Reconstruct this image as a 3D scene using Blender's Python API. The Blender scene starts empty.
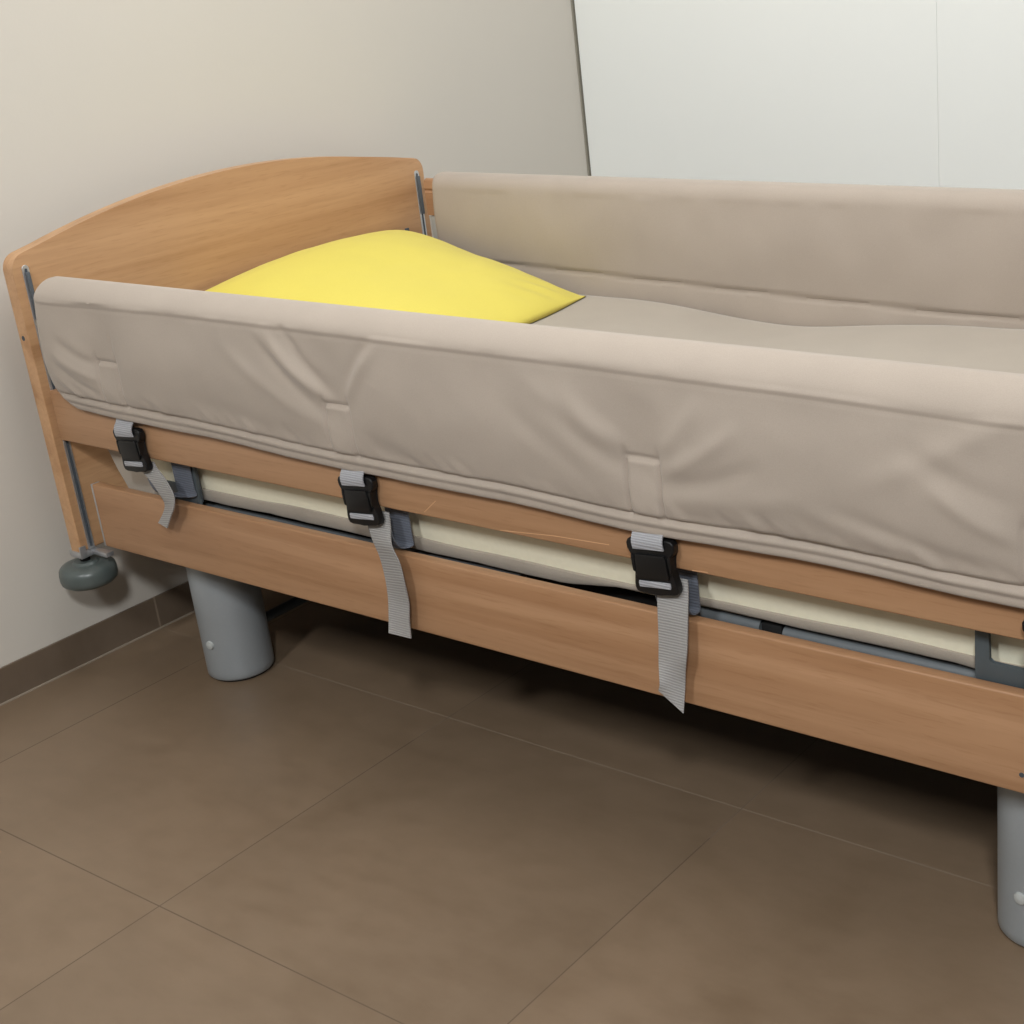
import bpy, bmesh, math, random
from mathutils import Vector, Euler, noise

random.seed(7)
S = bpy.context.scene
COL = S.collection
PI = math.pi

# ------------------------------------------------------------------ helpers
def link(o, parent=None):
    COL.objects.link(o)
    if parent is not None:
        o.parent = parent
    return o

def wpos(o):
    v = Vector(o.location)
    while o.parent is not None:
        o = o.parent
        v += Vector(o.location)
    return v

def mesh_obj(name, verts, faces, mats, parent=None, smooth=True, origin=None, fmat=None, auto=None):
    """verts in world coordinates; the object's origin is `origin` or the parent's origin"""
    org = Vector(origin) if origin is not None else (wpos(parent) if parent else Vector((0, 0, 0)))
    me = bpy.data.meshes.new(name)
    me.from_pydata([tuple(Vector(v) - org) for v in verts], [], faces)
    if not isinstance(mats, (list, tuple)):
        mats = [mats]
    for m in mats:
        me.materials.append(m)
    if fmat:
        me.polygons.foreach_set('material_index', fmat)
    bm = bmesh.new(); bm.from_mesh(me)
    bmesh.ops.recalc_face_normals(bm, faces=bm.faces)
    bm.to_mesh(me); bm.free()
    me.polygons.foreach_set('use_smooth', [smooth] * len(me.polygons))
    if auto is not None:
        try:
            me.set_sharp_from_angle(angle=math.radians(auto))
        except Exception:
            pass
    o = bpy.data.objects.new(name, me)
    link(o, parent)
    o.location = org - (wpos(parent) if parent else Vector((0, 0, 0)))
    return o

class MB:
    def __init__(self):
        self.v = []; self.f = []; self.m = []
    def add(self, vs, fs, mi=0):
        b = len(self.v)
        self.v += [Vector(x) for x in vs]
        self.f += [[b + i for i in f] for f in fs]
        self.m += [mi] * len(fs)
        return self
    def bmadd(self, bm, mi=0):
        bm.verts.index_update()
        self.add([v.co.copy() for v in bm.verts], [[v.index for v in f.verts] for f in bm.faces], mi)
        bm.free()
        return self
    def box(self, x0, x1, y0, y1, z0, z1, bev=0.0, seg=2, mi=0):
        bm = bmesh.new()
        bmesh.ops.create_cube(bm, size=1)
        for v in bm.verts:
            v.co = Vector(((x0 + x1) / 2 + v.co.x * (x1 - x0), (y0 + y1) / 2 + v.co.y * (y1 - y0), (z0 + z1) / 2 + v.co.z * (z1 - z0)))
        if bev > 0:
            bmesh.ops.bevel(bm, geom=bm.edges[:], offset=bev, segments=seg, profile=0.5, affect='EDGES')
        return self.bmadd(bm, mi)
    def prism(self, pts, to3, depth, bev=0.0, seg=2, mi=0):
        """pts: 2D outline; to3(a, b, d) -> 3D, extruded d = 0..depth, rim edges bevelled"""
        bm = bmesh.new()
        n = len(pts)
        a = [bm.verts.new(to3(p[0], p[1], 0)) for p in pts]
        b = [bm.verts.new(to3(p[0], p[1], depth)) for p in pts]
        bm.faces.new(a); bm.faces.new(b[::-1])
        for i in range(n):
            bm.faces.new([a[i], a[(i + 1) % n], b[(i + 1) % n], b[i]])
        if bev > 0:
            es = [e for e in bm.edges if (e.verts[0] in a and e.verts[1] in a) or (e.verts[0] in b and e.verts[1] in b)]
            bmesh.ops.bevel(bm, geom=es, offset=bev, segments=seg, profile=0.5, affect='EDGES')
        return self.bmadd(bm, mi)
    def lathe(self, prof, center, n=48, axis='z', mi=0, sx=1.0, sy=1.0):
        """prof: list of (r, h)"""
        cx, cy, cz = center
        vs = []; fs = []
        for r, h in prof:
            for k in range(n):
                t = 2 * PI * k / n
                a, b = r * math.cos(t) * sx, r * math.sin(t) * sy
                vs.append({'z': (cx + a, cy + b, cz + h), 'y': (cx + a, cy + h, cz + b), 'x': (cx + h, cy + a, cz + b)}[axis])
        for i in range(len(prof) - 1):
            for k in range(n):
                k2 = (k + 1) % n
                fs.append([i * n + k, i * n + k2, (i + 1) * n + k2, (i + 1) * n + k])
        if prof[0][0] > 1e-6: fs.append(list(range(n))[::-1])
        if prof[-1][0] > 1e-6: fs.append([(len(prof) - 1) * n + k for k in range(n)])
        return self.add(vs, fs, mi)
    def tube(self, pts, r, n=12, mi=0):
        pts = [Vector(p) for p in pts]
        vs = []; fs = []
        up = Vector((0, 0, 1))
        for i, p in enumerate(pts):
            d = (pts[min(i + 1, len(pts) - 1)] - pts[max(i - 1, 0)]).normalized()
            s = d.cross(up)
            if s.length < 1e-4: s = d.cross(Vector((0, 1, 0)))
            s.normalize(); t = s.cross(d)
            for k in range(n):
                a = 2 * PI * k / n
                vs.append(p + s * (r * math.cos(a)) + t * (r * math.sin(a)))
        for i in range(len(pts) - 1):
            for k in range(n):
                k2 = (k + 1) % n
                fs.append([i * n + k, i * n + k2, (i + 1) * n + k2, (i + 1) * n + k])
        fs.append(list(range(n))[::-1]); fs.append([(len(pts) - 1) * n + k for k in range(n)])
        return self.add(vs, fs, mi)
    def ribbon(self, path, th=0.0018, nw=6, mi=0):
        """path: list of (left3, right3); a webbing band with real thickness"""
        L = len(path)
        top = []; bot = []
        for i, (a, b) in enumerate(path):
            a = Vector(a); b = Vector(b)
            i0, i1 = max(i - 1, 0), min(i + 1, L - 1)
            d = ((Vector(path[i1][0]) + Vector(path[i1][1])) - (Vector(path[i0][0]) + Vector(path[i0][1]))).normalized()
            n = (b - a).normalized().cross(d).normalized()
            for k in range(nw + 1):
                q = a.lerp(b, k / nw)
                top.append(q + n * th / 2); bot.append(q - n * th / 2)
        W = nw + 1
        vs = top + bot; o = len(top); fs = []
        for i in range(L - 1):
            for k in range(nw):
                fs.append([i * W + k, i * W + k + 1, (i + 1) * W + k + 1, (i + 1) * W + k])
                fs.append([o + i * W + k, o + (i + 1) * W + k, o + (i + 1) * W + k + 1, o + i * W + k + 1])
            for k in (0, nw):
                fs.append([i * W + k, (i + 1) * W + k, o + (i + 1) * W + k, o + i * W + k])
        for i in (0, L - 1):
            for k in range(nw):
                fs.append([i * W + k, o + i * W + k, o + i * W + k + 1, i * W + k + 1])
        return self.add(vs, fs, mi)
    def build(self, name, mats, parent=None, smooth=True, origin=None, auto=35):
        return mesh_obj(name, self.v, self.f, mats, parent, smooth, origin, self.m, auto if smooth else None)

def tag(o, label=None, cat=None, group=None, kind=None):
    if label: o['label'] = label
    if cat: o['category'] = cat
    if group: o['group'] = group
    if kind: o['kind'] = kind
    return o

def empty(name, loc):
    o = bpy.data.objects.new(name, None)
    o.empty_display_size = 0.1
    link(o)
    o.location = loc
    return o

def interp(xs, ys, x):
    if x <= xs[0]: return ys[0]
    for i in range(len(xs) - 1):
        if x <= xs[i + 1]:
            t = (x - xs[i]) / (xs[i + 1] - xs[i])
            t = t * t * (3 - 2 * t)
            return ys[i] + (ys[i + 1] - ys[i]) * t
    return ys[-1]

def g(t): return math.exp(-t * t) if abs(t) < 4 else 0.0
def sstep(a, b, x):
    t = max(0.0, min(1.0, (x - a) / (b - a)))
    return t * t * (3 - 2 * t)

def spline(pts, n):
    """Catmull-Rom through a list of equal-length tuples"""
    out = []
    m = len(pts)
    for s in range(n):
        u = s / (n - 1) * (m - 1)
        i = min(int(u), m - 2); t = u - i
        p0, p1, p2, p3 = pts[max(i - 1, 0)], pts[i], pts[i + 1], pts[min(i + 2, m - 1)]
        out.append(tuple(0.5 * (2 * b + (c - a) * t + (2 * a - 5 * b + 4 * c - d) * t * t + (3 * b - a - 3 * c + d) * t ** 3) for a, b, c, d in zip(p0, p1, p2, p3)))
    return out

# ---------------------------------------------------------------- materials
def srgb(r, g, b):
    def f(c):
        c /= 255.0
        return c / 12.92 if c <= 0.04045 else ((c + 0.055) / 1.055) ** 2.4
    return (f(r), f(g), f(b), 1)

def new_mat(name):
    m = bpy.data.materials.new(name)
    m.use_nodes = True
    nt = m.node_tree
    b = nt.nodes['Principled BSDF']
    return m, nt, b

def node(nt, kind, **kw):
    n = nt.nodes.new(kind)
    for k, v in kw.items():
        if k in n.inputs.keys(): n.inputs[k].default_value = v
        else: setattr(n, k, v)
    return n

def mix_rgb(nt, fac, a, b, blend='MIX'):
    m = nt.nodes.new('ShaderNodeMix'); m.data_type = 'RGBA'; m.blend_type = blend
    for sock, v in ((m.inputs[0], fac), (m.inputs[6], a), (m.inputs[7], b)):
        if hasattr(v, 'is_linked') or hasattr(v, 'links'): nt.links.new(v, sock)
        else: sock.default_value = v
    return m.outputs[2]

def math_n(nt, op, a, b=None, c=None):
    m = nt.nodes.new('ShaderNodeMath'); m.operation = op
    for i, v in enumerate((a, b, c)):
        if v is None: continue
        if hasattr(v, 'links'): nt.links.new(v, m.inputs[i])
        else: m.inputs[i].default_value = v
    return m.outputs[0]

def ramp(nt, src, stops):
    r = nt.nodes.new('ShaderNodeValToRGB')
    el = r.color_ramp.elements
    while len(el) < len(stops): el.new(0.5)
    for e, (p, c) in zip(el, stops):
        e.position = p; e.color = c
    nt.links.new(src, r.inputs[0])
    return r.outputs[0]

def bump(nt, b, height, strength, dist):
    n = nt.nodes.new('ShaderNodeBump')
    n.inputs['Strength'].default_value = strength
    n.inputs['Distance'].default_value = dist
    nt.links.new(height, n.inputs['Height'])
    nt.links.new(n.outputs[0], b.inputs['Normal'])

def coord(nt, scale=(1, 1, 1), loc=(0, 0, 0)):
    t = nt.nodes.new('ShaderNodeTexCoord')
    mp = nt.nodes.new('ShaderNodeMapping')
    mp.inputs['Scale'].default_value = scale
    mp.inputs['Location'].default_value = loc
    nt.links.new(t.outputs['Object'], mp.inputs[0])
    return mp.outputs[0]

def noise_t(nt, vec, scale, detail=3, rough=0.5, dist=0.0):
    n = node(nt, 'ShaderNodeTexNoise')
    n.inputs['Scale'].default_value = scale
    n.inputs['Detail'].default_value = detail
    n.inputs['Roughness'].default_value = rough
    n.inputs['Distortion'].default_value = dist
    nt.links.new(vec, n.inputs['Vector'])
    return n.outputs[0]

def plain(name, col, rough=0.5, metal=0.0, spec=0.5, nscale=60, namt=0.06, bumpd=0.0):
    m, nt, b = new_mat(name)
    c = coord(nt)
    n = noise_t(nt, c, nscale, 3)
    lo = tuple(x * (1 - namt) for x in col[:3]) + (1,)
    hi = tuple(min(1, x * (1 + namt)) for x in col[:3]) + (1,)
    nt.links.new(mix_rgb(nt, n, lo, hi), b.inputs['Base Color'])
    b.inputs['Roughness'].default_value = rough
    b.inputs['Metallic'].default_value = metal
    b.inputs['Specular IOR Level'].default_value = spec
    if bumpd: bump(nt, b, n, 0.4, bumpd)
    return m

def wood(name, axis, base, loc=(0, 0, 0)):
    """beech: fine pores and soft streaks running along `axis`"""
    m, nt, b = new_mat(name)
    s = [34.0, 34.0, 34.0]; s['xyz'.index(axis)] = 1.3
    v = coord(nt, tuple(s), loc)
    big = noise_t(nt, v, 0.55, 3, 0.55, 0.5)
    fine = noise_t(nt, v, 3.0, 4, 0.6, 0.2)
    s2 = [300.0, 300.0, 300.0]; s2['xyz'.index(axis)] = 22.0
    pores = noise_t(nt, coord(nt, tuple(s2), loc), 1.0, 1, 0.5)
    r, g, bl = base
    dark = (r * .80, g * .74, bl * .68, 1); mid = (r, g, bl, 1); lite = (r * 1.10, g * 1.12, bl * 1.16, 1)
    c1 = ramp(nt, big, [(0.30, dark), (0.52, mid), (0.75, lite)])
    c2 = ramp(nt, fine, [(0.32, (0.80, 0.76, 0.72, 1)), (0.55, (1, 1, 1, 1)), (0.8, (1.0, 1.0, 1.0, 1))])
    c3 = mix_rgb(nt, 0.45, c1, c2, 'MULTIPLY')
    pr = ramp(nt, pores, [(0.30, (0.78, 0.72, 0.66, 1)), (0.42, (1, 1, 1, 1))])
    nt.links.new(mix_rgb(nt, 0.35, c3, pr, 'MULTIPLY'), b.inputs['Base Color'])
    b.inputs['Roughness'].default_value = 0.42
    b.inputs['Specular IOR Level'].default_value = 0.35
    bump(nt, b, fine, 0.12, 0.0006)
    return m

def cloth(name, col, weave=900, rough=0.9, amt=0.07, sheen=0.2, bumpd=0.0004):
    m, nt, b = new_mat(name)
    c = coord(nt)
    big = noise_t(nt, c, 9, 3)
    fine = noise_t(nt, c, weave, 2)
    lo = tuple(x * (1 - amt) for x in col[:3]) + (1,)
    hi = tuple(min(1, x * (1 + amt)) for x in col[:3]) + (1,)
    a = mix_rgb(nt, big, lo, hi)
    f = ramp(nt, fine, [(0.35, (0.9, 0.9, 0.9, 1)), (0.6, (1, 1, 1, 1))])
    nt.links.new(mix_rgb(nt, 0.6, a, f, 'MULTIPLY'), b.inputs['Base Color'])
    b.inputs['Roughness'].default_value = rough
    b.inputs['Specular IOR Level'].default_value = 0.2
    b.inputs['Sheen Weight'].default_value = sheen
    b.inputs['Sheen Roughness'].default_value = 0.5
    bump(nt, b, fine, 0.25, bumpd)
    return m

def webbing(name, col, pitch=0.0042):
    m, nt, b = new_mat(name)
    t = nt.nodes.new('ShaderNodeTexCoord')
    sep = nt.nodes.new('ShaderNodeSeparateXYZ'); nt.links.new(t.outputs['Object'], sep.inputs[0])
    q = math_n(nt, 'MULTIPLY', math_n(nt, 'ADD', sep.outputs[2], math_n(nt, 'MULTIPLY', sep.outputs[1], 0.9)), 2 * PI / pitch)
    rib = math_n(nt, 'MULTIPLY_ADD', math_n(nt, 'SINE', q), 0.5, 0.5)
    n = noise_t(nt, coord(nt), 500, 2)
    lo = tuple(x * 0.72 for x in col[:3]) + (1,)
    c = mix_rgb(nt, rib, lo, col)
    nt.links.new(mix_rgb(nt, 0.2, c, n, 'MULTIPLY'), b.inputs['Base Color'])
    b.inputs['Roughness'].default_value = 0.6
    bump(nt, b, rib, 0.5, 0.0008)
    return m

BEECH = (0.520, 0.305, 0.160)
M_wood_y = wood('beech_grain_across', 'y', BEECH)
M_wood_x = wood('beech_grain_along', 'x', (0.420, 0.240, 0.130), (0, 3, 1))
M_wood_x2 = wood('beech_grain_along_rail', 'x', (0.420, 0.240, 0.130), (4, 0, 7))
M_bare = plain('worn_wood_scratch', srgb(206, 162, 122), 0.6)
M_pad = cloth('taupe_pad_fabric', srgb(170, 158, 146))
M_sheet = cloth('taupe_sheet_fabric', srgb(166, 156, 143))
M_foam = plain('cream_foam', srgb(234, 229, 206), 0.95, 0, 0.1, 90, 0.05, 0.001)
M_yellow = cloth('yellow_pillowcase', (0.69, 0.585, 0.110, 1), 1100, 0.75, 0.03, 0.1)
M_black = plain('black_buckle_plastic', (0.006, 0.006, 0.0065, 1), 0.42, 0, 0.35)
M_web = webbing('grey_webbing', srgb(172, 170, 168))
M_web_pale = webbing('pale_webbing', srgb(178, 179, 184))
M_web_dark = webbing('blue_grey_webbing', srgb(116, 122, 134))
M_alu = plain('brushed_aluminium', (0.62, 0.63, 0.65, 1), 0.38, 0.85)
M_slot = plain('dark_slot', (0.055, 0.066, 0.080, 1), 0.6)
M_slider = plain('grey_slider_plastic', srgb(82, 88, 94), 0.5)
M_leg = plain('silver_grey_paint', srgb(152, 157, 160), 0.38, 0.25, 0.5, 200, 0.03)
M_button = plain('pale_plastic', srgb(176, 179, 177), 0.3)
M_frame = plain('anthracite_paint', srgb(78, 86, 90), 0.5, 0.1)
M_bar = plain('blue_grey_paint', srgb(98, 103, 106), 0.5, 0.1)
M_post = plain('light_grey_paint', srgb(168, 168, 162), 0.5)
M_dark = plain('black_steel', (0.012, 0.012, 0.012, 1), 0.7, 0.0, 0.2)
M_roller = plain('grey_rubber', srgb(84, 92, 90), 0.33, 0, 0.5)
M_rubber = plain('black_rubber', (0.015, 0.015, 0.016, 1), 0.6)
M_cap = plain('silver_corner_cap', (0.55, 0.56, 0.58, 1), 0.35, 0.8)

def wall_paint(name, col, rough=0.75, b_amt=0.0006):
    m, nt, b = new_mat(name)
    c = coord(nt)
    n = noise_t(nt, c, 2.2, 3)
    lo = tuple(x * 0.97 for x in col[:3]) + (1,); hi = tuple(min(1, x * 1.02) for x in col[:3]) + (1,)
    nt.links.new(mix_rgb(nt, n, lo, hi), b.inputs['Base Color'])
    b.inputs['Roughness'].default_value = rough
    b.inputs['Specular IOR Level'].default_value = 0.3
    bump(nt, b, noise_t(nt, c, 160, 3), 0.15, b_amt)
    return m
M_wall = wall_paint('beige_wall_paint', srgb(208, 202, 192))
M_white = wall_paint('white_wall_panel', srgb(236, 238, 234), 0.5, 0.0003)
M_ceil = wall_paint('white_ceiling', srgb(238, 236, 230))

TX, TY, TD = 0.1035, -0.414, 0.6

def tile_mat(name, use_x=True, use_y=True, col=srgb(120, 102, 83), grout_w=0.0020):
    m, nt, b = new_mat(name)
    t = nt.nodes.new('ShaderNodeTexCoord')
    sep = nt.nodes.new('ShaderNodeSeparateXYZ'); nt.links.new(t.outputs['Object'], sep.inputs[0])
    masks = []; cells = []
    for on, ax, off in ((use_x, 0, TX), (use_y, 1, TY)):
        if not on: continue
        u = math_n(nt, 'DIVIDE', math_n(nt, 'SUBTRACT', sep.outputs[ax], off), TD)
        cells.append(math_n(nt, 'FLOOR', u))
        fr = math_n(nt, 'FRACT', u)
        d = math_n(nt, 'MINIMUM', fr, math_n(nt, 'SUBTRACT', 1.0, fr))
        masks.append(math_n(nt, 'LESS_THAN', d, grout_w / 2 / TD))
    mask = masks[0] if len(masks) == 1 else math_n(nt, 'MAXIMUM', masks[0], masks[1])
    c = coord(nt)
    big = noise_t(nt, c, 3.0, 5, 0.6, 0.4)
    mid = noise_t(nt, coord(nt, (1, 2.2, 1)), 14, 4, 0.6)
    r, g, bl = col[:3]
    c1 = ramp(nt, big, [(0.25, (r * .84, g * .82, bl * .78, 1)), (0.5, (r, g, bl, 1)), (0.78, (r * 1.12, g * 1.12, bl * 1.12, 1))])
    c2 = ramp(nt, mid, [(0.3, (0.9, 0.88, 0.86, 1)), (0.6, (1.03, 1.03, 1.03, 1))])
    c3 = mix_rgb(nt, 0.7, c1, c2, 'MULTIPLY')
    cell = cells[0] if len(cells) == 1 else math_n(nt, 'ADD', cells[0], math_n(nt, 'MULTIPLY', cells[1], 7.3))
    wn = nt.nodes.new('ShaderNodeTexWhiteNoise'); wn.noise_dimensions = '1D'
    nt.links.new(cell, wn.inputs['W'])
    tint = ramp(nt, wn.outputs[0], [(0, (0.95, 0.95, 0.95, 1)), (1, (1.04, 1.03, 1.02, 1))])
    c4 = mix_rgb(nt, 1.0, c3, tint, 'MULTIPLY')
    lightg = math_n(nt, 'LESS_THAN', sep.outputs[0], 0.5) if not (use_x and use_y) else math_n(nt, 'SUBTRACT', math_n(nt, 'GREATER_THAN', sep.outputs[1], 0.1), math_n(nt, 'MULTIPLY', masks[0], 0.6))
    grout_c = mix_rgb(nt, lightg, srgb(94, 80, 65), srgb(136, 120, 102))
    nt.links.new(mix_rgb(nt, mask, c4, grout_c), b.inputs['Base Color'])
    rough = ramp(nt, mid, [(0.2, (0.36, 0.36, 0.36, 1)), (0.8, (0.5, 0.5, 0.5, 1))])
    nt.links.new(mix_rgb(nt, mask, rough, (0.9, 0.9, 0.9, 1)), b.inputs['Roughness'])
    b.inputs['Specular IOR Level'].default_value = 0.4
    h = math_n(nt, 'SUBTRACT', math_n(nt, 'MULTIPLY', big, 0.25), mask)
    bump(nt, b, h, 0.3, 0.001)
    return m
M_floor = tile_mat('brown_floor_tile')
M_skirt = tile_mat('brown_skirting_tile', False, True, srgb(108, 94, 80), 0.004)

# ------------------------------------------------------------------ setting
XW = -0.0956; YB = 1.716
def struct(name, mb, mats, smooth=False):
    o = mb.build(name, mats, None, smooth)
    o['kind'] = 'structure'
    return o
struct('floor', MB().box(-0.25, 4.4, -3.6, 1.9, -0.05, 0), M_floor)
struct('wall_left', MB().box(-0.25, -0.101, -3.6, 1.9, 0, 2.7), M_wall)
wb = MB()
wb.box(-0.101, 4.4, YB + 0.022, YB + 0.12, 0, 2.7)
wb.box(-0.0925, 0.9105, YB, YB + 0.0215, 0, 2.7, 0.0006)
wb.box(0.9109, 2.10, YB, YB + 0.0215, 0, 2.7, 0.0006)
wb.box(2.1025, 3.30, YB, YB + 0.021, 0, 2.7, 0.002)
wb.box(3.3025, 4.40, YB, YB + 0.021, 0, 2.7, 0.002)
struct('wall_back', wb, M_white)
struct('ceiling', MB().box(-0.25, 4.4, -3.6, 1.9, 2.7, 2.8), M_ceil)
bbm = MB()
bbm.box(-0.1008, XW, -3.6, YB - 0.012, 0, 0.0676, 0.001)
struct('baseboard_left', bbm, M_skirt)
struct('corner_shade', MB().box(-0.1008, -0.0970, YB - 0.004, YB + 0.02, 0.0, 2.699), plain('corner_shade_paint', srgb(146, 141, 128), 0.8))  # thin darker strip: contact shadow of the wall corner put into colour
gr = MB().box(XW, XW + 0.0035, -3.6, YB - 0.012, 0.0, 0.0025)
struct('trim_1', gr, plain('skirting_grout', srgb(150, 138, 122), 0.9))

# ---------------------------------------------------------------------- bed
W = 1.008
bed = empty('care_bed', (1.0, W / 2, 0))
tag(bed, 'beech hospital bed with curved headboard and thick grey legs on brown tiled floor', 'bed')

def mir(y): return W - y

def head_outline():
    pts = []
    z0 = 0.257
    def top(y): return 0.873 - 0.073 * ((y - W / 2) / (W / 2)) ** 2 + 0.007 * sstep(0.82, 1.0, y)
    r = 0.030
    for k in range(9):                       # near top corner
        a = PI - k / 8 * (PI / 2 - 0.28)
        pts.append((r + r * math.cos(a), top(r) - r * 0.97 + r * math.sin(a)))
    n = 40
    for k in range(1, n):
        y = r * 1.2 + (W - 2.4 * r) * k / n
        pts.append((y, top(y)))
    pts += [(W - y, z - top(r) + top(W - r)) for y, z in pts[:9][::-1]]
    pts.append((W, z0)); pts.append((0, z0))
    return pts
HO = head_outline()
MB().prism(HO, lambda a, b, d: (-d, a, b), 0.0295, 0.003, 3).build('headboard', M_wood_y, bed)
MB().prism(HO, lambda a, b, d: (2.010 + d, a, b), 0.0295, 0.003, 3).build('footboard', M_wood_y, bed)
MB().lathe([(0.0045, -0.0008), (0.0045, 0.0), (0.0001, 0.0002)], (-0.017, 0.0003, 0.662), 20, 'y').build('hole_cap', M_slot, bed)

for s in (0, 1):
    Y = (lambda y: y) if s == 0 else mir
    yc = 0.023
    def strip(w, z0, z1, x0, x1):
        pts = []
        for k in range(9):
            a = PI * k / 8
            pts.append((Y(yc) + w * math.cos(a), z1 - w + w * math.sin(a)))
        pts += [(Y(yc) - w, z0), (Y(yc) + w, z0)]
        return MB().prism(pts, lambda a, b, d: (x0 + d, a, b), x1 - x0, 0.0003, 1)
    tr = strip(0.0065, 0.258, 0.788, 0.0, 0.0022).build('guide_track', M_alu, bed)
    strip(0.0026, 0.262, 0.782, 0.0022, 0.0027).build('slot', M_slot, tr)
    y0, y1 = sorted((Y(yc - 0.0035), Y(yc + 0.0035)))
    MB().box(0.0028, 0.0085, y0, y1, 0.692, 0.776, 0.0015).build('slider', M_slider, tr)

# corner cap and bumper roller under the near end of the headboard
cap = MB().box(-0.0325, 0.0030, -0.0025, 0.032, 0.2445, 0.2570, 0.001)
cap.box(0.0, 0.047, 0.021, 0.037, 0.2465, 0.2550, 0.001)
cap.box(0.0008, 0.0035, -0.0025, 0.010, 0.2445, 0.268, 0.0005)
cap.build('corner_cap', M_cap, bed)
prof = [(0.0001, 0.0), (0.034, 0.0), (0.043, 0.002), (0.0485, 0.008), (0.050, 0.016), (0.050, 0.028), (0.0485, 0.037), (0.044, 0.043), (0.036, 0.0465), (0.024, 0.0475), (0.020, 0.052), (0.0001, 0.052)]
rl = MB().lathe([(r_ * 1.03, h_ * 0.88) for r_, h_ in prof], (-0.014, 0.014, 0.1890), 56).build('bumper_roller', M_roller, bed)
MB().lathe([(0.009, 0.008), (0.009, 0.024)], (-0.014, 0.014, 0.2225), 20).build('axle', M_dark, rl)

# side panels and rails
def side_member(name, y0, y1, z0, z1, x0, x1, bev, mat, extra=None):
    mb = MB().box(x0, x1, y0, y1, z0, z1, bev, 3)
    if name == 'side_panel':
        for v in mb.v:
            if v.z > (z0 + z1) / 2: v.z += -0.0035 + 0.0075 * (v.x - x0) / (x1 - x0)
    if extra: extra(mb)
    return mb.build(name, mat, bed)

def panel_extra(mb):
    mb.lathe([(0.0032, -0.0006), (0.0032, 0.0), (0.0001, 0.0002)], (1.812, 0.0199, 0.297), 16, 'y', mi=1)
side_member('side_panel', 0.020, 0.038, 0.2715, 0.3960, 0.054, 1.952, 0.003, [M_wood_x, M_slot], panel_extra)
side_member('side_panel', mir(0.038), mir(0.020), 0.2715, 0.3960, 0.054, 1.952, 0.003, [M_wood_x, M_slot])
MB().box(0.0495, 0.0538, 0.0205, 0.0375, 0.2715, 0.3920, 0.0008).build('panel_end_cap', M_alu, bed)

def scr(mb):
    for (xa, za, xb, zb) in ((0.9075, 0.4795, 0.9340, 0.5010), (1.052, 0.4755, 1.150, 0.4840), (1.150, 0.4840, 1.245, 0.4875), (1.376, 0.4755, 1.400, 0.4770)):
        d = Vector((xb - xa, 0, zb - za)); n = Vector((-d.z, 0, d.x)).normalized() * 0.0005
        a = Vector((xa, 0.0108, za)); b = Vector((xb, 0.0108, zb)); o = Vector((0, 0.0008, 0))
        vs = [a - n, b - n, b + n, a + n]
        mb.add(vs + [v + o for v in vs], [[0, 1, 2, 3], [7, 6, 5, 4], [0, 4, 5, 1], [1, 5, 6, 2], [2, 6, 7, 3], [3, 7, 4, 0]], 1)
side_member('lower_rail', 0.011, 0.033, 0.4730, 0.566, 0.0045, 1.998, 0.003, [M_wood_x2, M_bare], scr)
side_member('lower_rail', mir(0.033), mir(0.011), 0.4730, 0.566, 0.0045, 1.998, 0.003, M_wood_x2)
def upper(y0, y1, dz, xs):
    mb = MB()
    pts = [(y0, 0.692), (y1, 0.692), (y1, 0.742)]
    pts += [(y1 - 0.004, 0.7465), (y1, 0.751)]
    r = (y1 - y0) / 2
    for k in range(1, 8):
        a = PI * k / 8
        pts.append(((y0 + y1) / 2 + r * math.cos(a), 0.761 + r * math.sin(a)))
    pts += [(y0, 0.751), (y0 + 0.004, 0.7465), (y0, 0.742)]
    mb.prism(pts, lambda a, b, d: (xs + d, a, b + dz), 1.988 - xs, 0.0012, 2)
    return mb.build('upper_rail', M_wood_x2, bed)
upper(0.011, 0.033, -0.007, 0.058)
upper(mir(0.033), mir(0.011), 0.0, 0.028)
for y0, y1, xs in ((0.013, 0.031, 0.060), (mir(0.031), mir(0.013), 0.034)):
    MB().box(xs, xs + 0.016, y0, y1, 0.558, 0.690, 0.001).build('rail_post', M_post, bed)

# legs
def leg(cx, cy, front):
    r = 0.0615
    p = [(0.050, 0.006), (0.056, 0.004), (r - 0.002, 0.006), (r, 0.009), (r, 0.02), (r, 0.13), (r, 0.245), (r - 0.002, 0.248), (0.052, 0.248)]
    l = MB().lathe(p, (cx, cy, 0), 72).build('leg', M_leg, bed)
    MB().lathe([(0.053, 0.0), (0.054, 0.001), (0.054, 0.009), (0.045, 0.009)], (cx, cy, 0), 48).build('foot_ring', M_rubber, l)
    if front is not None:
        a = math.radians(front)
        bx, by = cx + (r - 0.001) * math.cos(a), cy + (r - 0.001) * math.sin(a)
        mb = MB().lathe([(0.0085, -0.004), (0.0085, 0.002), (0.0075, 0.0042), (0.004, 0.0052), (0.0001, 0.0055)], (0, 0, 0), 24, 'x')
        c, s_ = math.cos(a), math.sin(a)
        mb.v = [Vector((bx + v.x * c - v.y * s_, by + v.x * s_ + v.y * c, 0.079 + v.z)) for v in mb.v]
        mb.build('leg_button', M_button, l)
    return l
for x in (0.2116, 1.7965):
    leg(x, 0.1418, -84 if x < 1 else -100)
    leg(x, W - 0.1418, None)
    MB().tube([(x, 0.1418 + 0.060, 0.075), (x, W - 0.1418 - 0.060, 0.075)], 0.010, 14).build('cross_tube', M_frame, bed)

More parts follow.
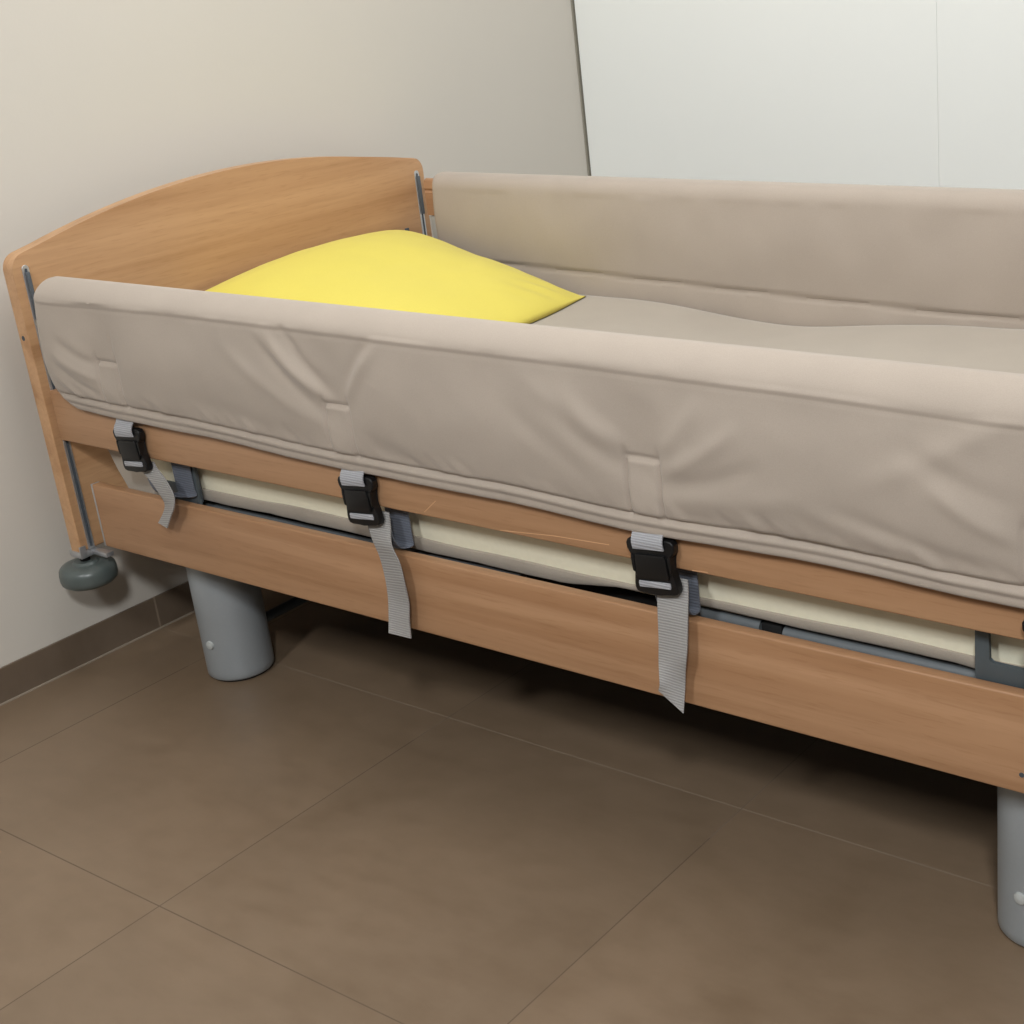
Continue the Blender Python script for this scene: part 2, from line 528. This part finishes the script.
# underframe (one plate added against stray light) and mattress platform
uf = MB()
uf.box(0.10, 1.93, 0.085, 0.135, 0.250, 0.300, 0.003)
uf.box(0.10, 1.93, mir(0.135), mir(0.085), 0.250, 0.300, 0.003)
for x in (0.10, 0.55, 1.0, 1.45, 1.88):
    uf.box(x, x + 0.05, 0.13, mir(0.13), 0.252, 0.298, 0.002)
uf.box(0.06, 1.955, 0.095, mir(0.095), 0.3005, 0.345, 0.003)
uf.box(0.30, 1.70, 0.26, mir(0.26), 0.200, 0.250, 0.004)
uf.box(0.62, 1.25, 0.30, 0.70, 0.16, 0.255, 0.006)
uf.box(1.30, 1.62, 0.36, 0.64, 0.17, 0.255, 0.006)
uf.box(0.30, 1.70, 0.60, 0.64, 0.045, 0.205, 0.004)  # unseen plate added to block far-side light and darken the floor below
uf.build('underframe_light_block', M_dark, bed, True)
def pbar(x0, x1, z0, z1, mat):
    MB().tube([(x0, 0.077, (z0 + z1) / 2), (x0 + 0.002, 0.077, (z0 + z1) / 2), (x1 - 0.002, 0.077, (z0 + z1) / 2), (x1, 0.077, (z0 + z1) / 2)], (z1 - z0) / 2, 20).build('platform_bar', mat, bed)
pbar(0.20, 1.02, 0.352, 0.376, M_bar)
pbar(1.275, 1.435, 0.367, 0.3915, M_bar)
pbar(1.470, 1.770, 0.3655, 0.390, M_bar)
MB().box(1.437, 1.468, 0.068, 0.090, 0.350, 0.3905, 0.003).build('platform_joint', M_dark, bed)
pf = MB().box(0.15, 1.96, 0.10, mir(0.10), 0.350, 0.372, 0.003)
pf.build('mattress_platform', M_dark, bed, True)

# flat steel retaining loops beside the mattress
def loop(x0, x1, zt, zb, y, open_left):
    mb = MB()
    w = 0.017
    if open_left: pts = [(x1, zt), (x1 - w, zt), (x1 - w, zb + 0.030), (x0, zb + 0.030), (x0, zb), (x1 - 0.008, zb), (x1 - 0.002, zb + 0.003), (x1, zb + 0.010)]
    else: pts = [(x0, zt), (x0 + w, zt), (x0 + w, zb + 0.034), (x0 + w + 0.005, zb + 0.030), (x1, zb + 0.030), (x1, zb), (x0 + 0.010, zb), (x0 + 0.003, zb + 0.003), (x0, zb + 0.010)]
    mb.prism(pts, lambda a, b, d: (a, y + d, b), 0.006, 0.001, 2)
    mb.box((x1 - 0.03 if open_left else x0 + 0.05), (x1 if open_left else x0 + 0.08), y + 0.001, 0.078, 0.350, 0.362, 0.001)
    mb.box((x1 - 0.03 if open_left else x0 + 0.05), (x1 if open_left else x0 + 0.08), y + 0.0005, y + 0.0055, 0.350, zb + 0.01, 0.001)
    mb.build('mattress_retainer', M_frame, bed)
loop(1.746, 1.900, 0.500, 0.390, 0.0400, False)
loop(0.235, 0.336, 0.500, 0.390, 0.0400, True)
MB().box(0.290, 0.334, 0.0465, 0.0495, 0.392, 0.470, 0.0008).build('retainer_plate', M_slider, bed)

# ------------------------------------------------------------------ mattress
def rrect(x0, x1, y0, y1, r, n=10, m=60):
    pts = []
    for cx, cy, a0 in ((x1 - r, y0 + r, -PI / 2), (x1 - r, y1 - r, 0), (x0 + r, y1 - r, PI / 2), (x0 + r, y0 + r, PI)):
        for k in range(n + 1):
            a = a0 + PI / 2 * k / n
            pts.append((cx + r * math.cos(a), cy + r * math.sin(a)))
    out = []
    for i in range(len(pts)):
        p, q = pts[i], pts[(i + 1) % len(pts)]
        d = math.hypot(q[0] - p[0], q[1] - p[1])
        k = max(1, int(d / 0.02))
        for j in range(k):
            out.append((p[0] + (q[0] - p[0]) * j / k, p[1] + (q[1] - p[1]) * j / k))
    return out

def layer(name, x0, x1, y0, y1, r, zs, mat, parent, wav):
    """zs: list of (z, inset) from bottom to top; wav(x, y, level) -> (dz, out)"""
    base = rrect(x0, x1, y0, y1, r)
    cx, cy = (x0 + x1) / 2, (y0 + y1) / 2
    vs = []; fs = []; n = len(base)
    for li, (z, ins) in enumerate(zs):
        for (x, y) in base:
            dx = max(min(x, x1 - r), x0 + r); dy = max(min(y, y1 - r), y0 + r)
            v = Vector((x - dx, y - dy)); v = v.normalized() if v.length > 1e-9 else Vector((0, 0))
            dz, out = wav(x, y, li)
            vs.append((x + v.x * (out - ins), y + v.y * (out - ins), z + dz))
    for i in range(len(zs) - 1):
        for k in range(n):
            fs.append([i * n + k, i * n + (k + 1) % n, (i + 1) * n + (k + 1) % n, (i + 1) * n + k])
    fs.append(list(range(n))[::-1]); fs.append([(len(zs) - 1) * n + k for k in range(n)])
    return mesh_obj(name, vs, fs, mat, parent, True, None, None, 50)

mat_root = empty('mattress', (1.05, W / 2, 0.375))
tag(mat_root, 'cream foam mattress under a taupe sheet lying between the padded side rails', 'mattress')
MX0, MX1, MY0, MY1 = 0.155, 1.960, 0.064, W - 0.064
layer('foam_core', MX0, MX1, MY0, MY1, 0.05, [(0.394, 0.008), (0.396, 0.002), (0.408, -0.002), (0.43, -0.006), (0.455, -0.007), (0.474, -0.005), (0.490, 0.004)], M_foam, mat_root,
      lambda x, y, l: (0.0, 0.0012 * noise.noise(Vector((x * 18, y * 18, l * 0.7)))))
def low_wav(x, y, l):
    if l >= 3:
        return (0.0045 * noise.noise(Vector((x * 6, 3.1, 0))) + interp([0.3, 0.64, 0.9, 1.18, 1.4, 1.6, 1.75], [0.002, 0.006, 0.0, -0.002, 0.003, 0.006, 0.007], x), 0.0008 * noise.noise(Vector((x * 25, y * 25, l))))
    if l == 0: return (0.0140, 0.0)
    return (0.0015 * noise.noise(Vector((x * 9, 7.7, 0))) + interp([0.3, 0.64, 0.9, 1.10, 1.22, 1.4, 1.7, 1.8], [0.002, 0.004, 0.0, 0.000, 0.012, 0.0125, 0.0115, 0.006], x), 0.0012 * noise.noise(Vector((x * 30, y * 30, l))))
layer('bottom_cover', MX0 - 0.002, MX1 + 0.002, MY0 - 0.0015, MY1 + 0.0015, 0.05, [(0.3860, 0.008), (0.3865, -0.001), (0.3900, -0.005), (0.406, -0.006), (0.4085, -0.0055), (0.4088, 0.000)], M_sheet, mat_root, low_wav)

# sheet: the soft top of the mattress, with a hollow in the middle
def sheet_top(x, y):
    z = 0.5515 + 0.007 * sstep(1.1, 1.5, x)
    z += 0.001 * math.exp(-((x - 0.45) / 0.22) ** 2)
    z -= 0.023 * math.exp(-((x - 0.97) / 0.21) ** 2) * (0.55 + 0.45 * math.exp(-((y - 0.94) / 0.35) ** 2))
    z += 0.0035 * noise.noise(Vector((x * 3.1, y * 3.7, 1.3))) + 0.0015 * noise.noise(Vector((x * 9, y * 11, 4.3)))
    return z
vs = []; fs = []
NX, NY = 150, 70
ex = 0.016
for i in range(NX + 1):
    for j in range(NY + 1):
        x = MX0 + (MX1 - MX0) * i / NX; y = MY0 + (MY1 - MY0) * j / NY
        d = min(x - MX0, MX1 - x, y - MY0, MY1 - y)
        z = sheet_top(x, y)
        if d < ex: z -= 0.013 * (1 - math.sqrt(max(0, 1 - ((ex - d) / ex) ** 2)))
        vs.append((x, y, z))
W1 = NY + 1
for i in range(NX):
    for j in range(NY):
        fs.append([i * W1 + j, (i + 1) * W1 + j, (i + 1) * W1 + j + 1, i * W1 + j + 1])
ring = [i * W1 for i in range(NX + 1)] + [NX * W1 + j for j in range(1, NY + 1)] + [i * W1 + NY for i in range(NX - 1, -1, -1)] + [j for j in range(NY - 1, 0, -1)]
prev = ring
for zz in (0.52, 0.500, 0.4935):
    cur = []
    for k in ring:
        cur.append(len(vs)); vs.append((vs[k][0], vs[k][1], zz))
    for a in range(len(ring)):
        b = (a + 1) % len(ring)
        fs.append([prev[a], cur[a], cur[b], prev[b]])
    prev = cur
fs.append(prev)
mesh_obj('sheet', vs, fs, M_sheet, mat_root)
# folded corner of the cover hanging out at the head end
cf = []
for q in spline([(0.060, 0.058, 0.466, 0.150, 0.0500, 0.470), (0.078, 0.056, 0.444, 0.180, 0.0500, 0.446), (0.094, 0.054, 0.418, 0.205, 0.0500, 0.420), (0.110, 0.053, 0.396, 0.225, 0.0500, 0.396), (0.125, 0.050, 0.380, 0.235, 0.0500, 0.380)], 14):
    cf.append((q[:3], q[3:]))
MB().ribbon(cf, 0.003, 6).build('cover_corner', M_sheet, mat_root)

# ------------------------------------------------------------ side rail pads
PATCH = [(0.210, 0.258, 0.641), (0.759, 0.804, 0.630), (1.306, 1.351, 0.623), (1.829, 1.876, 0.614)]
def seam_z(x): return interp([0.05, 0.5, 1.13, 1.52, 1.82, 2.0], [0.7395, 0.7455, 0.7420, 0.7385, 0.7325, 0.732], x)
def hem_z(x): return interp([0.05, 0.24, 0.43, 0.776, 1.07, 1.307, 1.54, 1.82, 2.0], [0.548, 0.5430, 0.5410, 0.5300, 0.5290, 0.5215, 0.5260, 0.5200, 0.523], x)
# x0, z0, x1, z1, width, amplitude (outwards positive): pulled folds round the strap patches
FOLDS = [
    (0.115, 0.672, 0.205, 0.640, 0.007, -0.006), (0.098, 0.650, 0.200, 0.615, 0.007, 0.006), (0.095, 0.630, 0.195, 0.585, 0.006, -0.006),
    (0.088, 0.612, 0.155, 0.572, 0.006, 0.006), (0.085, 0.595, 0.130, 0.570, 0.005, -0.004), (0.262, 0.700, 0.263, 0.645, 0.004, -0.004),
    (0.290, 0.575, 0.420, 0.560, 0.006, -0.004), (0.300, 0.600, 0.400, 0.585, 0.010, 0.003),
    (0.655, 0.735, 0.770, 0.640, 0.008, 0.008), (0.635, 0.722, 0.755, 0.618, 0.008, -0.007), (0.620, 0.742, 0.745, 0.660, 0.010, 0.006),
    (0.560, 0.700, 0.750, 0.600, 0.010, 0.004), (0.690, 0.745, 0.768, 0.660, 0.007, -0.007), (0.885, 0.730, 0.812, 0.645, 0.009, 0.007), (0.870, 0.738, 0.815, 0.670, 0.007, -0.005),
    (0.440, 0.610, 0.740, 0.575, 0.012, -0.003), (0.830, 0.600, 0.960, 0.560, 0.010, -0.004), (0.850, 0.580, 1.020, 0.545, 0.007, -0.003),
    (1.215, 0.700, 1.305, 0.640, 0.011, 0.006), (1.200, 0.680, 1.300, 0.610, 0.011, -0.005), (1.100, 0.690, 1.260, 0.585, 0.014, -0.004), (1.150, 0.720, 1.280, 0.640, 0.012, 0.004),
    (1.362, 0.612, 1.470, 0.680, 0.009, 0.006), (1.365, 0.595, 1.500, 0.640, 0.010, -0.005), (1.372, 0.580, 1.560, 0.610, 0.012, 0.004), (1.360, 0.640, 1.420, 0.710, 0.010, 0.005),
    (1.395, 0.562, 1.640, 0.545, 0.008, -0.004), (1.560, 0.600, 1.700, 0.565, 0.010, 0.004),
    (1.640, 0.640, 1.810, 0.735, 0.013, 0.005), (1.620, 0.600, 1.800, 0.560, 0.008, -0.004), (1.690, 0.690, 1.815, 0.640, 0.011, -0.005), (1.720, 0.650, 1.820, 0.600, 0.009, 0.005),
]
def outer_disp(x, z, zb):
    ZS = seam_z(x)
    d = 0.0014 * g((z - ZS + 0.002) / 0.0022) - 0.0009 * g((z - ZS + 0.0070) / 0.0028)
    ze = zb + 0.0255 + 0.0015 * noise.noise(Vector((x * 14, 0.3, 2.2)))
    d += -0.0060 * g((z - ze) / 0.0036) + 0.0016 * g((z - zb - 0.018) / 0.005) - 0.0022 * g((z - zb - 0.0105) / 0.0022)
    # puckers just above the hem stitching
    d += 0.0028 * noise.noise(Vector((x * 42 + z * 30, z * 12, 5.0))) * g((z - ze - 0.012) / 0.016)
    for x0, x1, zp in PATCH:
        xm, hw = (x0 + x1) / 2, (x1 - x0) / 2
        if abs(x - xm) > 0.30: continue
        dz = z - zp
        sig = 0.075 if dz > 0 else 0.045
        d -= 0.0125 * g((x - xm) / (0.048 + 0.25 * max(0, dz))) * g(dz / sig)
        # the stitched patch itself: raised flat tab with a crease round it
        inx = sstep(hw + 0.004, hw - 0.001, abs(x - xm)); inz = sstep(zp + 0.003, zp - 0.002, z) * sstep(zb + 0.018, zb + 0.026, z)
        d += 0.0020 * inx * inz
        d -= 0.0055 * g((abs(x - xm) - hw - 0.003) / 0.0028) * sstep(zp + 0.025, zp, z) * sstep(zb + 0.015, zb + 0.03, z)
        d -= 0.0040 * g((z - zp - 0.004) / 0.0035) * inx
    for xa, za, xb, zb_, w, amp in FOLDS:
        if x < min(xa, xb) - 0.06 or x > max(xa, xb) + 0.06: continue
        ux, uz = xb - xa, zb_ - za
        L = math.hypot(ux, uz); ux /= L; uz /= L
        px, pz = x - xa, z - za
        s = (px * ux + pz * uz) / L; q = -px * uz + pz * ux + 0.004 * math.sin(s * 3.0)
        if -0.25 < s < 1.25:
            e = sstep(-0.2, 0.3, s) * sstep(1.2, 0.75, s)
            d += amp * 0.55 * e * g(q / (w * 1.25))
    d += 0.0016 * noise.noise(Vector((x * 9, z * 14, 0.7))) + 0.0009 * noise.noise(Vector((x * 24 + z * 18, z * 20 - x * 8, 3.7)))
    return d

def make_pad(far):
    X0, X1 = (0.0535, 1.975) if not far else (0.072, 1.975)
    NU = 560
    yc, R = 0.0220, 0.0350
    zc = 0.7520 if far else 0.7375
    DZ = zc - 0.7460
    rows = []
    for i in range(NU + 1):
        u = i / NU
        xm = X0 + (X1 - X0) * u
        zb = hem_z(xm)
        Zs = zc if far else seam_z(xm)
        zi = (0.503 if far else 0.540) - 0.006 * sstep(0.2, 1.2, xm)
        sec = []
        NO = 76
        for k in range(NO + 1):                         # outer face, hem to seam
            t = k / NO
            z = zb + (Zs - zb) * t
            y = -0.0035 + (-0.0095) * t - 0.0135 * math.sin(PI * t ** 0.92) ** 1.2
            sec.append([y, z, 'o'])
        for k in range(1, 22):                          # over the top
            a = PI - PI * k / 22
            ca, sa = math.cos(a), math.sin(a)
            ee = 1.38 if (ca < 0 and not far) else 0.95
            sec.append([yc + R * math.copysign(abs(ca) ** ee, ca), (Zs if ca < 0 else zc) + (zc + R - (Zs if ca < 0 else zc)) * abs(sa) ** ee, 't'])
        zsi = 0.602 - 0.036 * sstep(0.1, 1.6, xm) ** 0.8
        NI = 46
        for k in range(NI + 1):                         # inner face, seam height down to the hem
            t = k / NI
            z = zc + (zi - zc) * t
            y = 0.057 + 0.005 * math.sin(PI * min(1, (zc - z) / (zc - zsi))) if z > zsi else 0.057 + 0.003 * math.sin(PI * (zsi - z) / (zsi - zi + 1e-6))
            y -= 0.0065 * g((z - zsi) / 0.0035)
            if z < zsi - 0.005: y -= 0.002
            y += 0.0018 * noise.noise(Vector((xm * 7, z * 8, 9.1))) + 0.0012 * noise.noise(Vector((xm * 21, z * 12, 6.1)))
            sec.append([y, z, 'i'])
        sec.append([0.050, zi - 0.004, 'b']); sec.append([0.0415, zi - 0.002, 'b'])
        for z in (0.60, 0.68, 0.73): sec.append([0.0395, z, 'c'])
        for k in range(0, 9):
            a = PI * k / 8
            sec.append([0.0220 + 0.0165 * math.cos(a), 0.7575 + DZ + 0.0165 * math.sin(a), 'c'])
        for z in (0.73, 0.68, 0.60): sec.append([0.0055, z, 'c'])
        sec.append([0.0085, zb + 0.008, 'b']); sec.append([0.0080, zb + 0.001, 'b']); sec.append([0.0025, zb - 0.0015, 'b'])
        row = []
        e = min(xm - X0, X1 - xm)
        fm, fe = (0.85, 0.015) if far else (0.72, 0.035)
        f = fm + (1 - fm) * math.sqrt(max(0, 1 - (1 - min(1, e / fe)) ** 2))
        for y, z, tg in sec:
            if tg == 'o':
                y -= outer_disp(xm, z, zb) * sstep(0, 0.02, e)
                y = min(y, 0.0030)
            if tg in 'oti': y = yc + (y - yc) * f
            # rounded ends: corners of the pad pull back along x
            zt = zc + R
            r1, r2 = (0.050, 0.032) if not far else (0.050, 0.010)
            zlow = zb if tg in 'otb' else zi
            q = 0.0
            if z < zlow + r1:
                q = r1 - math.sqrt(max(0, r1 * r1 - min(r1, zlow + r1 - z) ** 2))
            elif z > zt - r2:
                q = r2 - math.sqrt(max(0, r2 * r2 - min(r2, z - zt + r2) ** 2))
            q = min(q, 0.04)
            fall = max(0.0, 1 - e / 0.18)
            x = xm + q * fall * (1 if xm < 1 else -1)
            row.append((x, y, z))
        rows.append(row)
    n = len(rows[0]); vs = []; fs = []
    for row in rows:
        for (x, y, z) in row:
            vs.append((x, mir(y) if far else y, z - (0.0055 * min(1, x / 1.4) * sstep(0.62, 0.75, z) if far else 0)))
    for i in range(NU):
        for k in range(n):
            k2 = (k + 1) % n
            fs.append([i * n + k, (i + 1) * n + k, (i + 1) * n + k2, i * n + k2])
    fs.append(list(range(n))); fs.append([NU * n + k for k in range(n)][::-1])
    return vs, fs

pad = empty('rail_pad', (1.0, 0.022, 0.55))
tag(pad, 'quilted taupe pad hung over the near side rail and held by black buckles', 'bed rail pad', 'padded covers on the bed rails')
vs, fs = make_pad(False)
mesh_obj('padded_cover', vs, fs, M_pad, pad, True, None, None, 70)
pad2 = empty('rail_pad', (1.0, mir(0.022), 0.55))
tag(pad2, 'smooth taupe pad hung over the far side rail in front of the white wall', 'bed rail pad', 'padded covers on the bed rails')
vs, fs = make_pad(True)
mesh_obj('padded_cover', vs, fs, M_pad, pad2, True, None, None, 70)

# buckles and webbing of the near pad
def buckle_outline():
    half = [(0.0, 0.0), (0.026, 0.0), (0.0325, 0.0015), (0.0355, 0.006), (0.0352, 0.014), (0.0325, 0.019), (0.0275, 0.023), (0.0262, 0.029), (0.0268, 0.040), (0.0290, 0.050), (0.0322, 0.060), (0.0322, 0.067), (0.0300, 0.0715), (0.024, 0.0735), (0.0, 0.0745)]
    return half + [(-x, z) for x, z in half[1:-1]][::-1]
BO = [(x * 1.06, z * 1.03) for x, z in buckle_outline()]
def rib(path, name, mat, parent, n=30, th=0.0018):
    p = spline(path, n)
    return MB().ribbon([(q[:3], q[3:]) for q in p], th, 8).build(name, mat, parent)

def buckle(xt, zt, roll, xs):
    c, s_ = math.cos(roll), math.sin(roll)
    def P(a, b, y):                       # buckle frame: a across, b down from the top edge, y depth
        return Vector((xt + a * c + b * s_, y, zt - b * c + a * s_))
    mb = MB()
    mb.prism(BO, lambda a, b, d: P(a, b, 0.0075 - d), 0.0125, 0.0022, 3)
    # raised receptacle box with the release tongues at both sides
    pts = [(-0.0225, 0.020), (0.0225, 0.020), (0.0245, 0.026), (0.0255, 0.050), (0.0235, 0.0535), (-0.0235, 0.0535), (-0.0255, 0.050), (-0.0245, 0.026)]
    mb.prism(pts, lambda a, b, d: P(a, b, -0.0045 - d), 0.0045, 0.0014, 2)
    b_ = mb.build('buckle', M_black, pad)
    for sg in (-1, 1):
        t = MB()
        t.prism([(sg * 0.0265, 0.024), (sg * 0.0305, 0.021), (sg * 0.0318, 0.027), (sg * 0.0300, 0.036), (sg * 0.0312, 0.044), (sg * 0.0270, 0.046)], lambda a, b, d: P(a, b, -0.0040 - d), 0.0035, 0.0010, 2)
        t.build('release_tongue', M_black, b_)
    # webbing folded round the lower bar of the buckle, shining through its slot
    f = MB()
    f.prism([(-0.0245, 0.0575), (0.0245, 0.0575), (0.0252, 0.0595), (0.0252, 0.0640), (0.0245, 0.0660), (-0.0245, 0.0660), (-0.0252, 0.0640), (-0.0252, 0.0595)], lambda a, b, d: P(a, b, -0.0045 - d), 0.0028, 0.0010, 2)
    f.build('webbing_fold', M_web_pale, b_)
    # webbing from the pad's hem round the upper bar
    zb = hem_z(xt)
    path = []
    for y, b in ((0.0042, -0.034), (0.0040, -0.022), (0.0000, -0.012), (-0.0062, -0.004), (-0.0088, 0.004), (-0.0078, 0.0125)):
        l, r = P(-0.0245, b, y), P(0.0245, b, y)
        path.append((*l, *r))
    rib(path, 'upper_strap', M_web_pale, pad, 20)
    # webbing behind the rail, round under it to the buckle
    q = []
    for y, z in ((0.0364, 0.530), (0.0364, 0.50), (0.0365, 0.46), (0.0370, 0.420), (0.0360, 0.406), (0.026, 0.404), (0.018, 0.412), (0.0120, 0.427), (0.0102, 0.442)):
        k = 0.0 if y > 0.03 else 1.0
        xo = xs * (1 - 0.6 * k) + 0.008 * k
        q.append((xt + xo - 0.0245, y, z, xt + xo + 0.0245, y, z))
    rib(q, 'rear_strap', M_web_dark, pad, 40)
    return P

TAILS = [
    # rows of left x,y,z / right x,y,z
    [(0.222, 0.0125, 0.466, 0.270, 0.0125, 0.468), (0.236, 0.0085, 0.450, 0.283, 0.0080, 0.460), (0.262, 0.004, 0.436, 0.310, 0.000, 0.449), (0.285, 0.002, 0.414, 0.334, -0.006, 0.424), (0.286, 0.006, 0.396, 0.332, -0.009, 0.402), (0.274, 0.008, 0.378, 0.314, -0.007, 0.381), (0.257, 0.005, 0.357, 0.296, -0.006, 0.358)],
    [(0.783, 0.0125, 0.466, 0.831, 0.0125, 0.466), (0.787, 0.0085, 0.446, 0.835, 0.0080, 0.446), (0.793, 0.006, 0.420, 0.842, -0.002, 0.421), (0.798, 0.010, 0.392, 0.853, -0.002, 0.394), (0.800, 0.0125, 0.360, 0.857, -0.002, 0.362), (0.800, 0.0125, 0.325, 0.854, 0.003, 0.327), (0.800, 0.008, 0.295, 0.850, 0.002, 0.297), (0.800, 0.002, 0.266, 0.849, 0.001, 0.268)],
    [(1.319, 0.0125, 0.460, 1.367, 0.0125, 0.460), (1.320, 0.0085, 0.440, 1.369, 0.0085, 0.441), (1.321, 0.004, 0.410, 1.370, 0.002, 0.412), (1.320, 0.002, 0.370, 1.368, -0.001, 0.375), (1.3185, 0.000, 0.342, 1.365, -0.002, 0.352), (1.3215, -0.006, 0.324, 1.359, 0.002, 0.332), (1.3235, -0.010, 0.310, 1.3545, 0.004, 0.306), (1.3190, -0.008, 0.2990, 1.3535, -0.003, 0.2710)],
    [(1.833, 0.0125, 0.460, 1.881, 0.0125, 0.460), (1.834, 0.0085, 0.440, 1.882, 0.0085, 0.440), (1.834, 0.004, 0.410, 1.883, 0.002, 0.410), (1.834, 0.003, 0.340, 1.883, 0.003, 0.342), (1.835, 0.004, 0.285, 1.884, 0.004, 0.285)],
]
BUCK = [(0.2330, 0.5275, 0.10, 0.075), (0.7855, 0.5215, 0.10, 0.036), (1.3225, 0.5145, 0.09, 0.018), (1.8580, 0.5110, 0.05, 0.004)]
for (xt, zt, roll, xs), tail in zip(BUCK, TAILS):
    buckle(xt, zt, roll, xs)
    rib(tail, 'strap_tail', M_web, pad, 40)

# -------------------------------------------------------------------- pillow
vs = []; fs = []
NP, NQ = 80, 100
PX0, PX1, PYC, PHY = 0.016, 0.505, 0.630, 0.288
for side in (1, -1):
    for i in range(NP + 1):
        for j in range(NQ + 1):
            p = -1 + 2 * i / NP; q = -1 + 2 * j / NQ
            ap, aq = abs(p), abs(q)
            X = (PX0 + PX1) / 2 + p * (PX1 - PX0) / 2 * (1 + (0.10 if p > 0 else 0.0) * (1 - aq ** 2))
            Y = PYC + q * PHY * (1 - 0.02 * (1 - ap ** 2))
            E = 0.6655 - 0.114 * (p + 1) / 2 + 0.004 * q * (1 - p) / 2                       # seam plane: leaning up towards the headboard
            th = max(0, 1 - ap ** 3.2) ** 0.60 * max(0, 1 - aq ** 2.4) ** 0.70
            h = (0.062 - 0.010 * p) * th if side > 0 else 0.085 * th
            h += 0.004 * min(1, th * 1.5) * noise.noise(Vector((X * 7, Y * 7, side * 2.0))) + 0.0016 * min(1, th * 3) * noise.noise(Vector((X * 22, Y * 16, 2.0 + side)))
            # soft creases running in from the far foot corner
            h += side * 0.0022 * math.sin((Y - X * 0.9) * 95) * g((p - 0.78) / 0.16) * g((q - 0.70) / 0.25) * min(1, th * 3)
            Z = E + side * h
            Z += 0.0035 * noise.noise(Vector((X * 26, 1.7, 0.4))) * sstep(0.86, 1.0, q)      # gathered seam of the case
            Z = max(Z, sheet_top(X, min(max(Y, MY0), MY1)) + 0.0025 + (0.0 if side < 0 else 0.003 * min(1, th * 4)))
            vs.append((X, Y, Z))
            if side == 1 and i == 5 and j == 95: TAGP = (X, Y, Z)
Wq = NQ + 1; off = (NP + 1) * Wq
for i in range(NP):
    for j in range(NQ):
        a = [i * Wq + j, (i + 1) * Wq + j, (i + 1) * Wq + j + 1, i * Wq + j + 1]
        fs.append(a); fs.append([off + k for k in a[::-1]])
rim = [i * Wq for i in range(NP + 1)] + [NP * Wq + j for j in range(1, NQ + 1)] + [i * Wq + NQ for i in range(NP - 1, -1, -1)] + [j for j in range(NQ - 1, 0, -1)]
for a in range(len(rim)):
    b = (a + 1) % len(rim)
    fs.append([rim[a], rim[b], off + rim[b], off + rim[a]])
pl = mesh_obj('pillow', vs, fs, M_yellow, None, True, (0.27, 0.52, 0.57))
b_ = MB().box(TAGP[0] - 0.002, TAGP[0] + 0.003, TAGP[1] - 0.005, TAGP[1] + 0.005, TAGP[2] - 0.002, TAGP[2] + 0.006, 0.001).build('pillow_tag', M_slot, pl)
tag(pl, 'bright yellow pillow propped against the beech headboard on the taupe sheet', 'pillow')

# ------------------------------------------------------------------- lights
def area(name, loc, target, size, energy, col, sy=None):
    l = bpy.data.lights.new(name, 'AREA')
    l.shape = 'RECTANGLE'; l.size = size; l.size_y = sy or size
    l.energy = energy; l.color = col
    o = bpy.data.objects.new(name, l); link(o)
    o.location = loc
    o.rotation_euler = (Vector(target) - Vector(loc)).to_track_quat('-Z', 'Y').to_euler()
    return o
LC = (0.965, 0.985, 1.0)
area('ceiling_lamp', (1.25, -2.50, 2.50), (1.2, 0.3, 0.4), 0.30, 37, LC)
area('ceiling_lamp', (2.9, -2.1, 2.55), (0.8, 0.4, 0.5), 0.30, 64, LC)
area('ceiling_panel', (1.1, 0.38, 2.68), (1.1, 0.38, 0), 1.3, 37, LC)
w = bpy.data.worlds.new('room_ambient'); S.world = w  # weak even ambient fill, added in place of bright unbuilt walls
w.use_nodes = True
bg = w.node_tree.nodes['Background']
bg.inputs[0].default_value = (0.97, 0.985, 1.0, 1); bg.inputs[1].default_value = 0.07

# ------------------------------------------------------------------- camera
cam = bpy.data.cameras.new('camera')
co = bpy.data.objects.new('camera', cam); link(co)
co.location = (2.3821, -1.3673, 1.2263)
co.rotation_euler = Euler((1.2078, 0.0815, 0.6148), 'XYZ')
cam.sensor_fit = 'HORIZONTAL'; cam.sensor_width = 36
cam.lens = 1471.03 / 1024 * 36
cam.shift_x = -(664.98 - 512) / 1024
cam.shift_y = (494.65 - 512) / 1024
cam.clip_start = 0.02
S.camera = co

vsn = S.view_settings
vsn.view_transform = 'Standard'; vsn.look = 'None'; vsn.gamma = 1; vsn.use_curve_mapping = False
vsn.exposure = -0.22
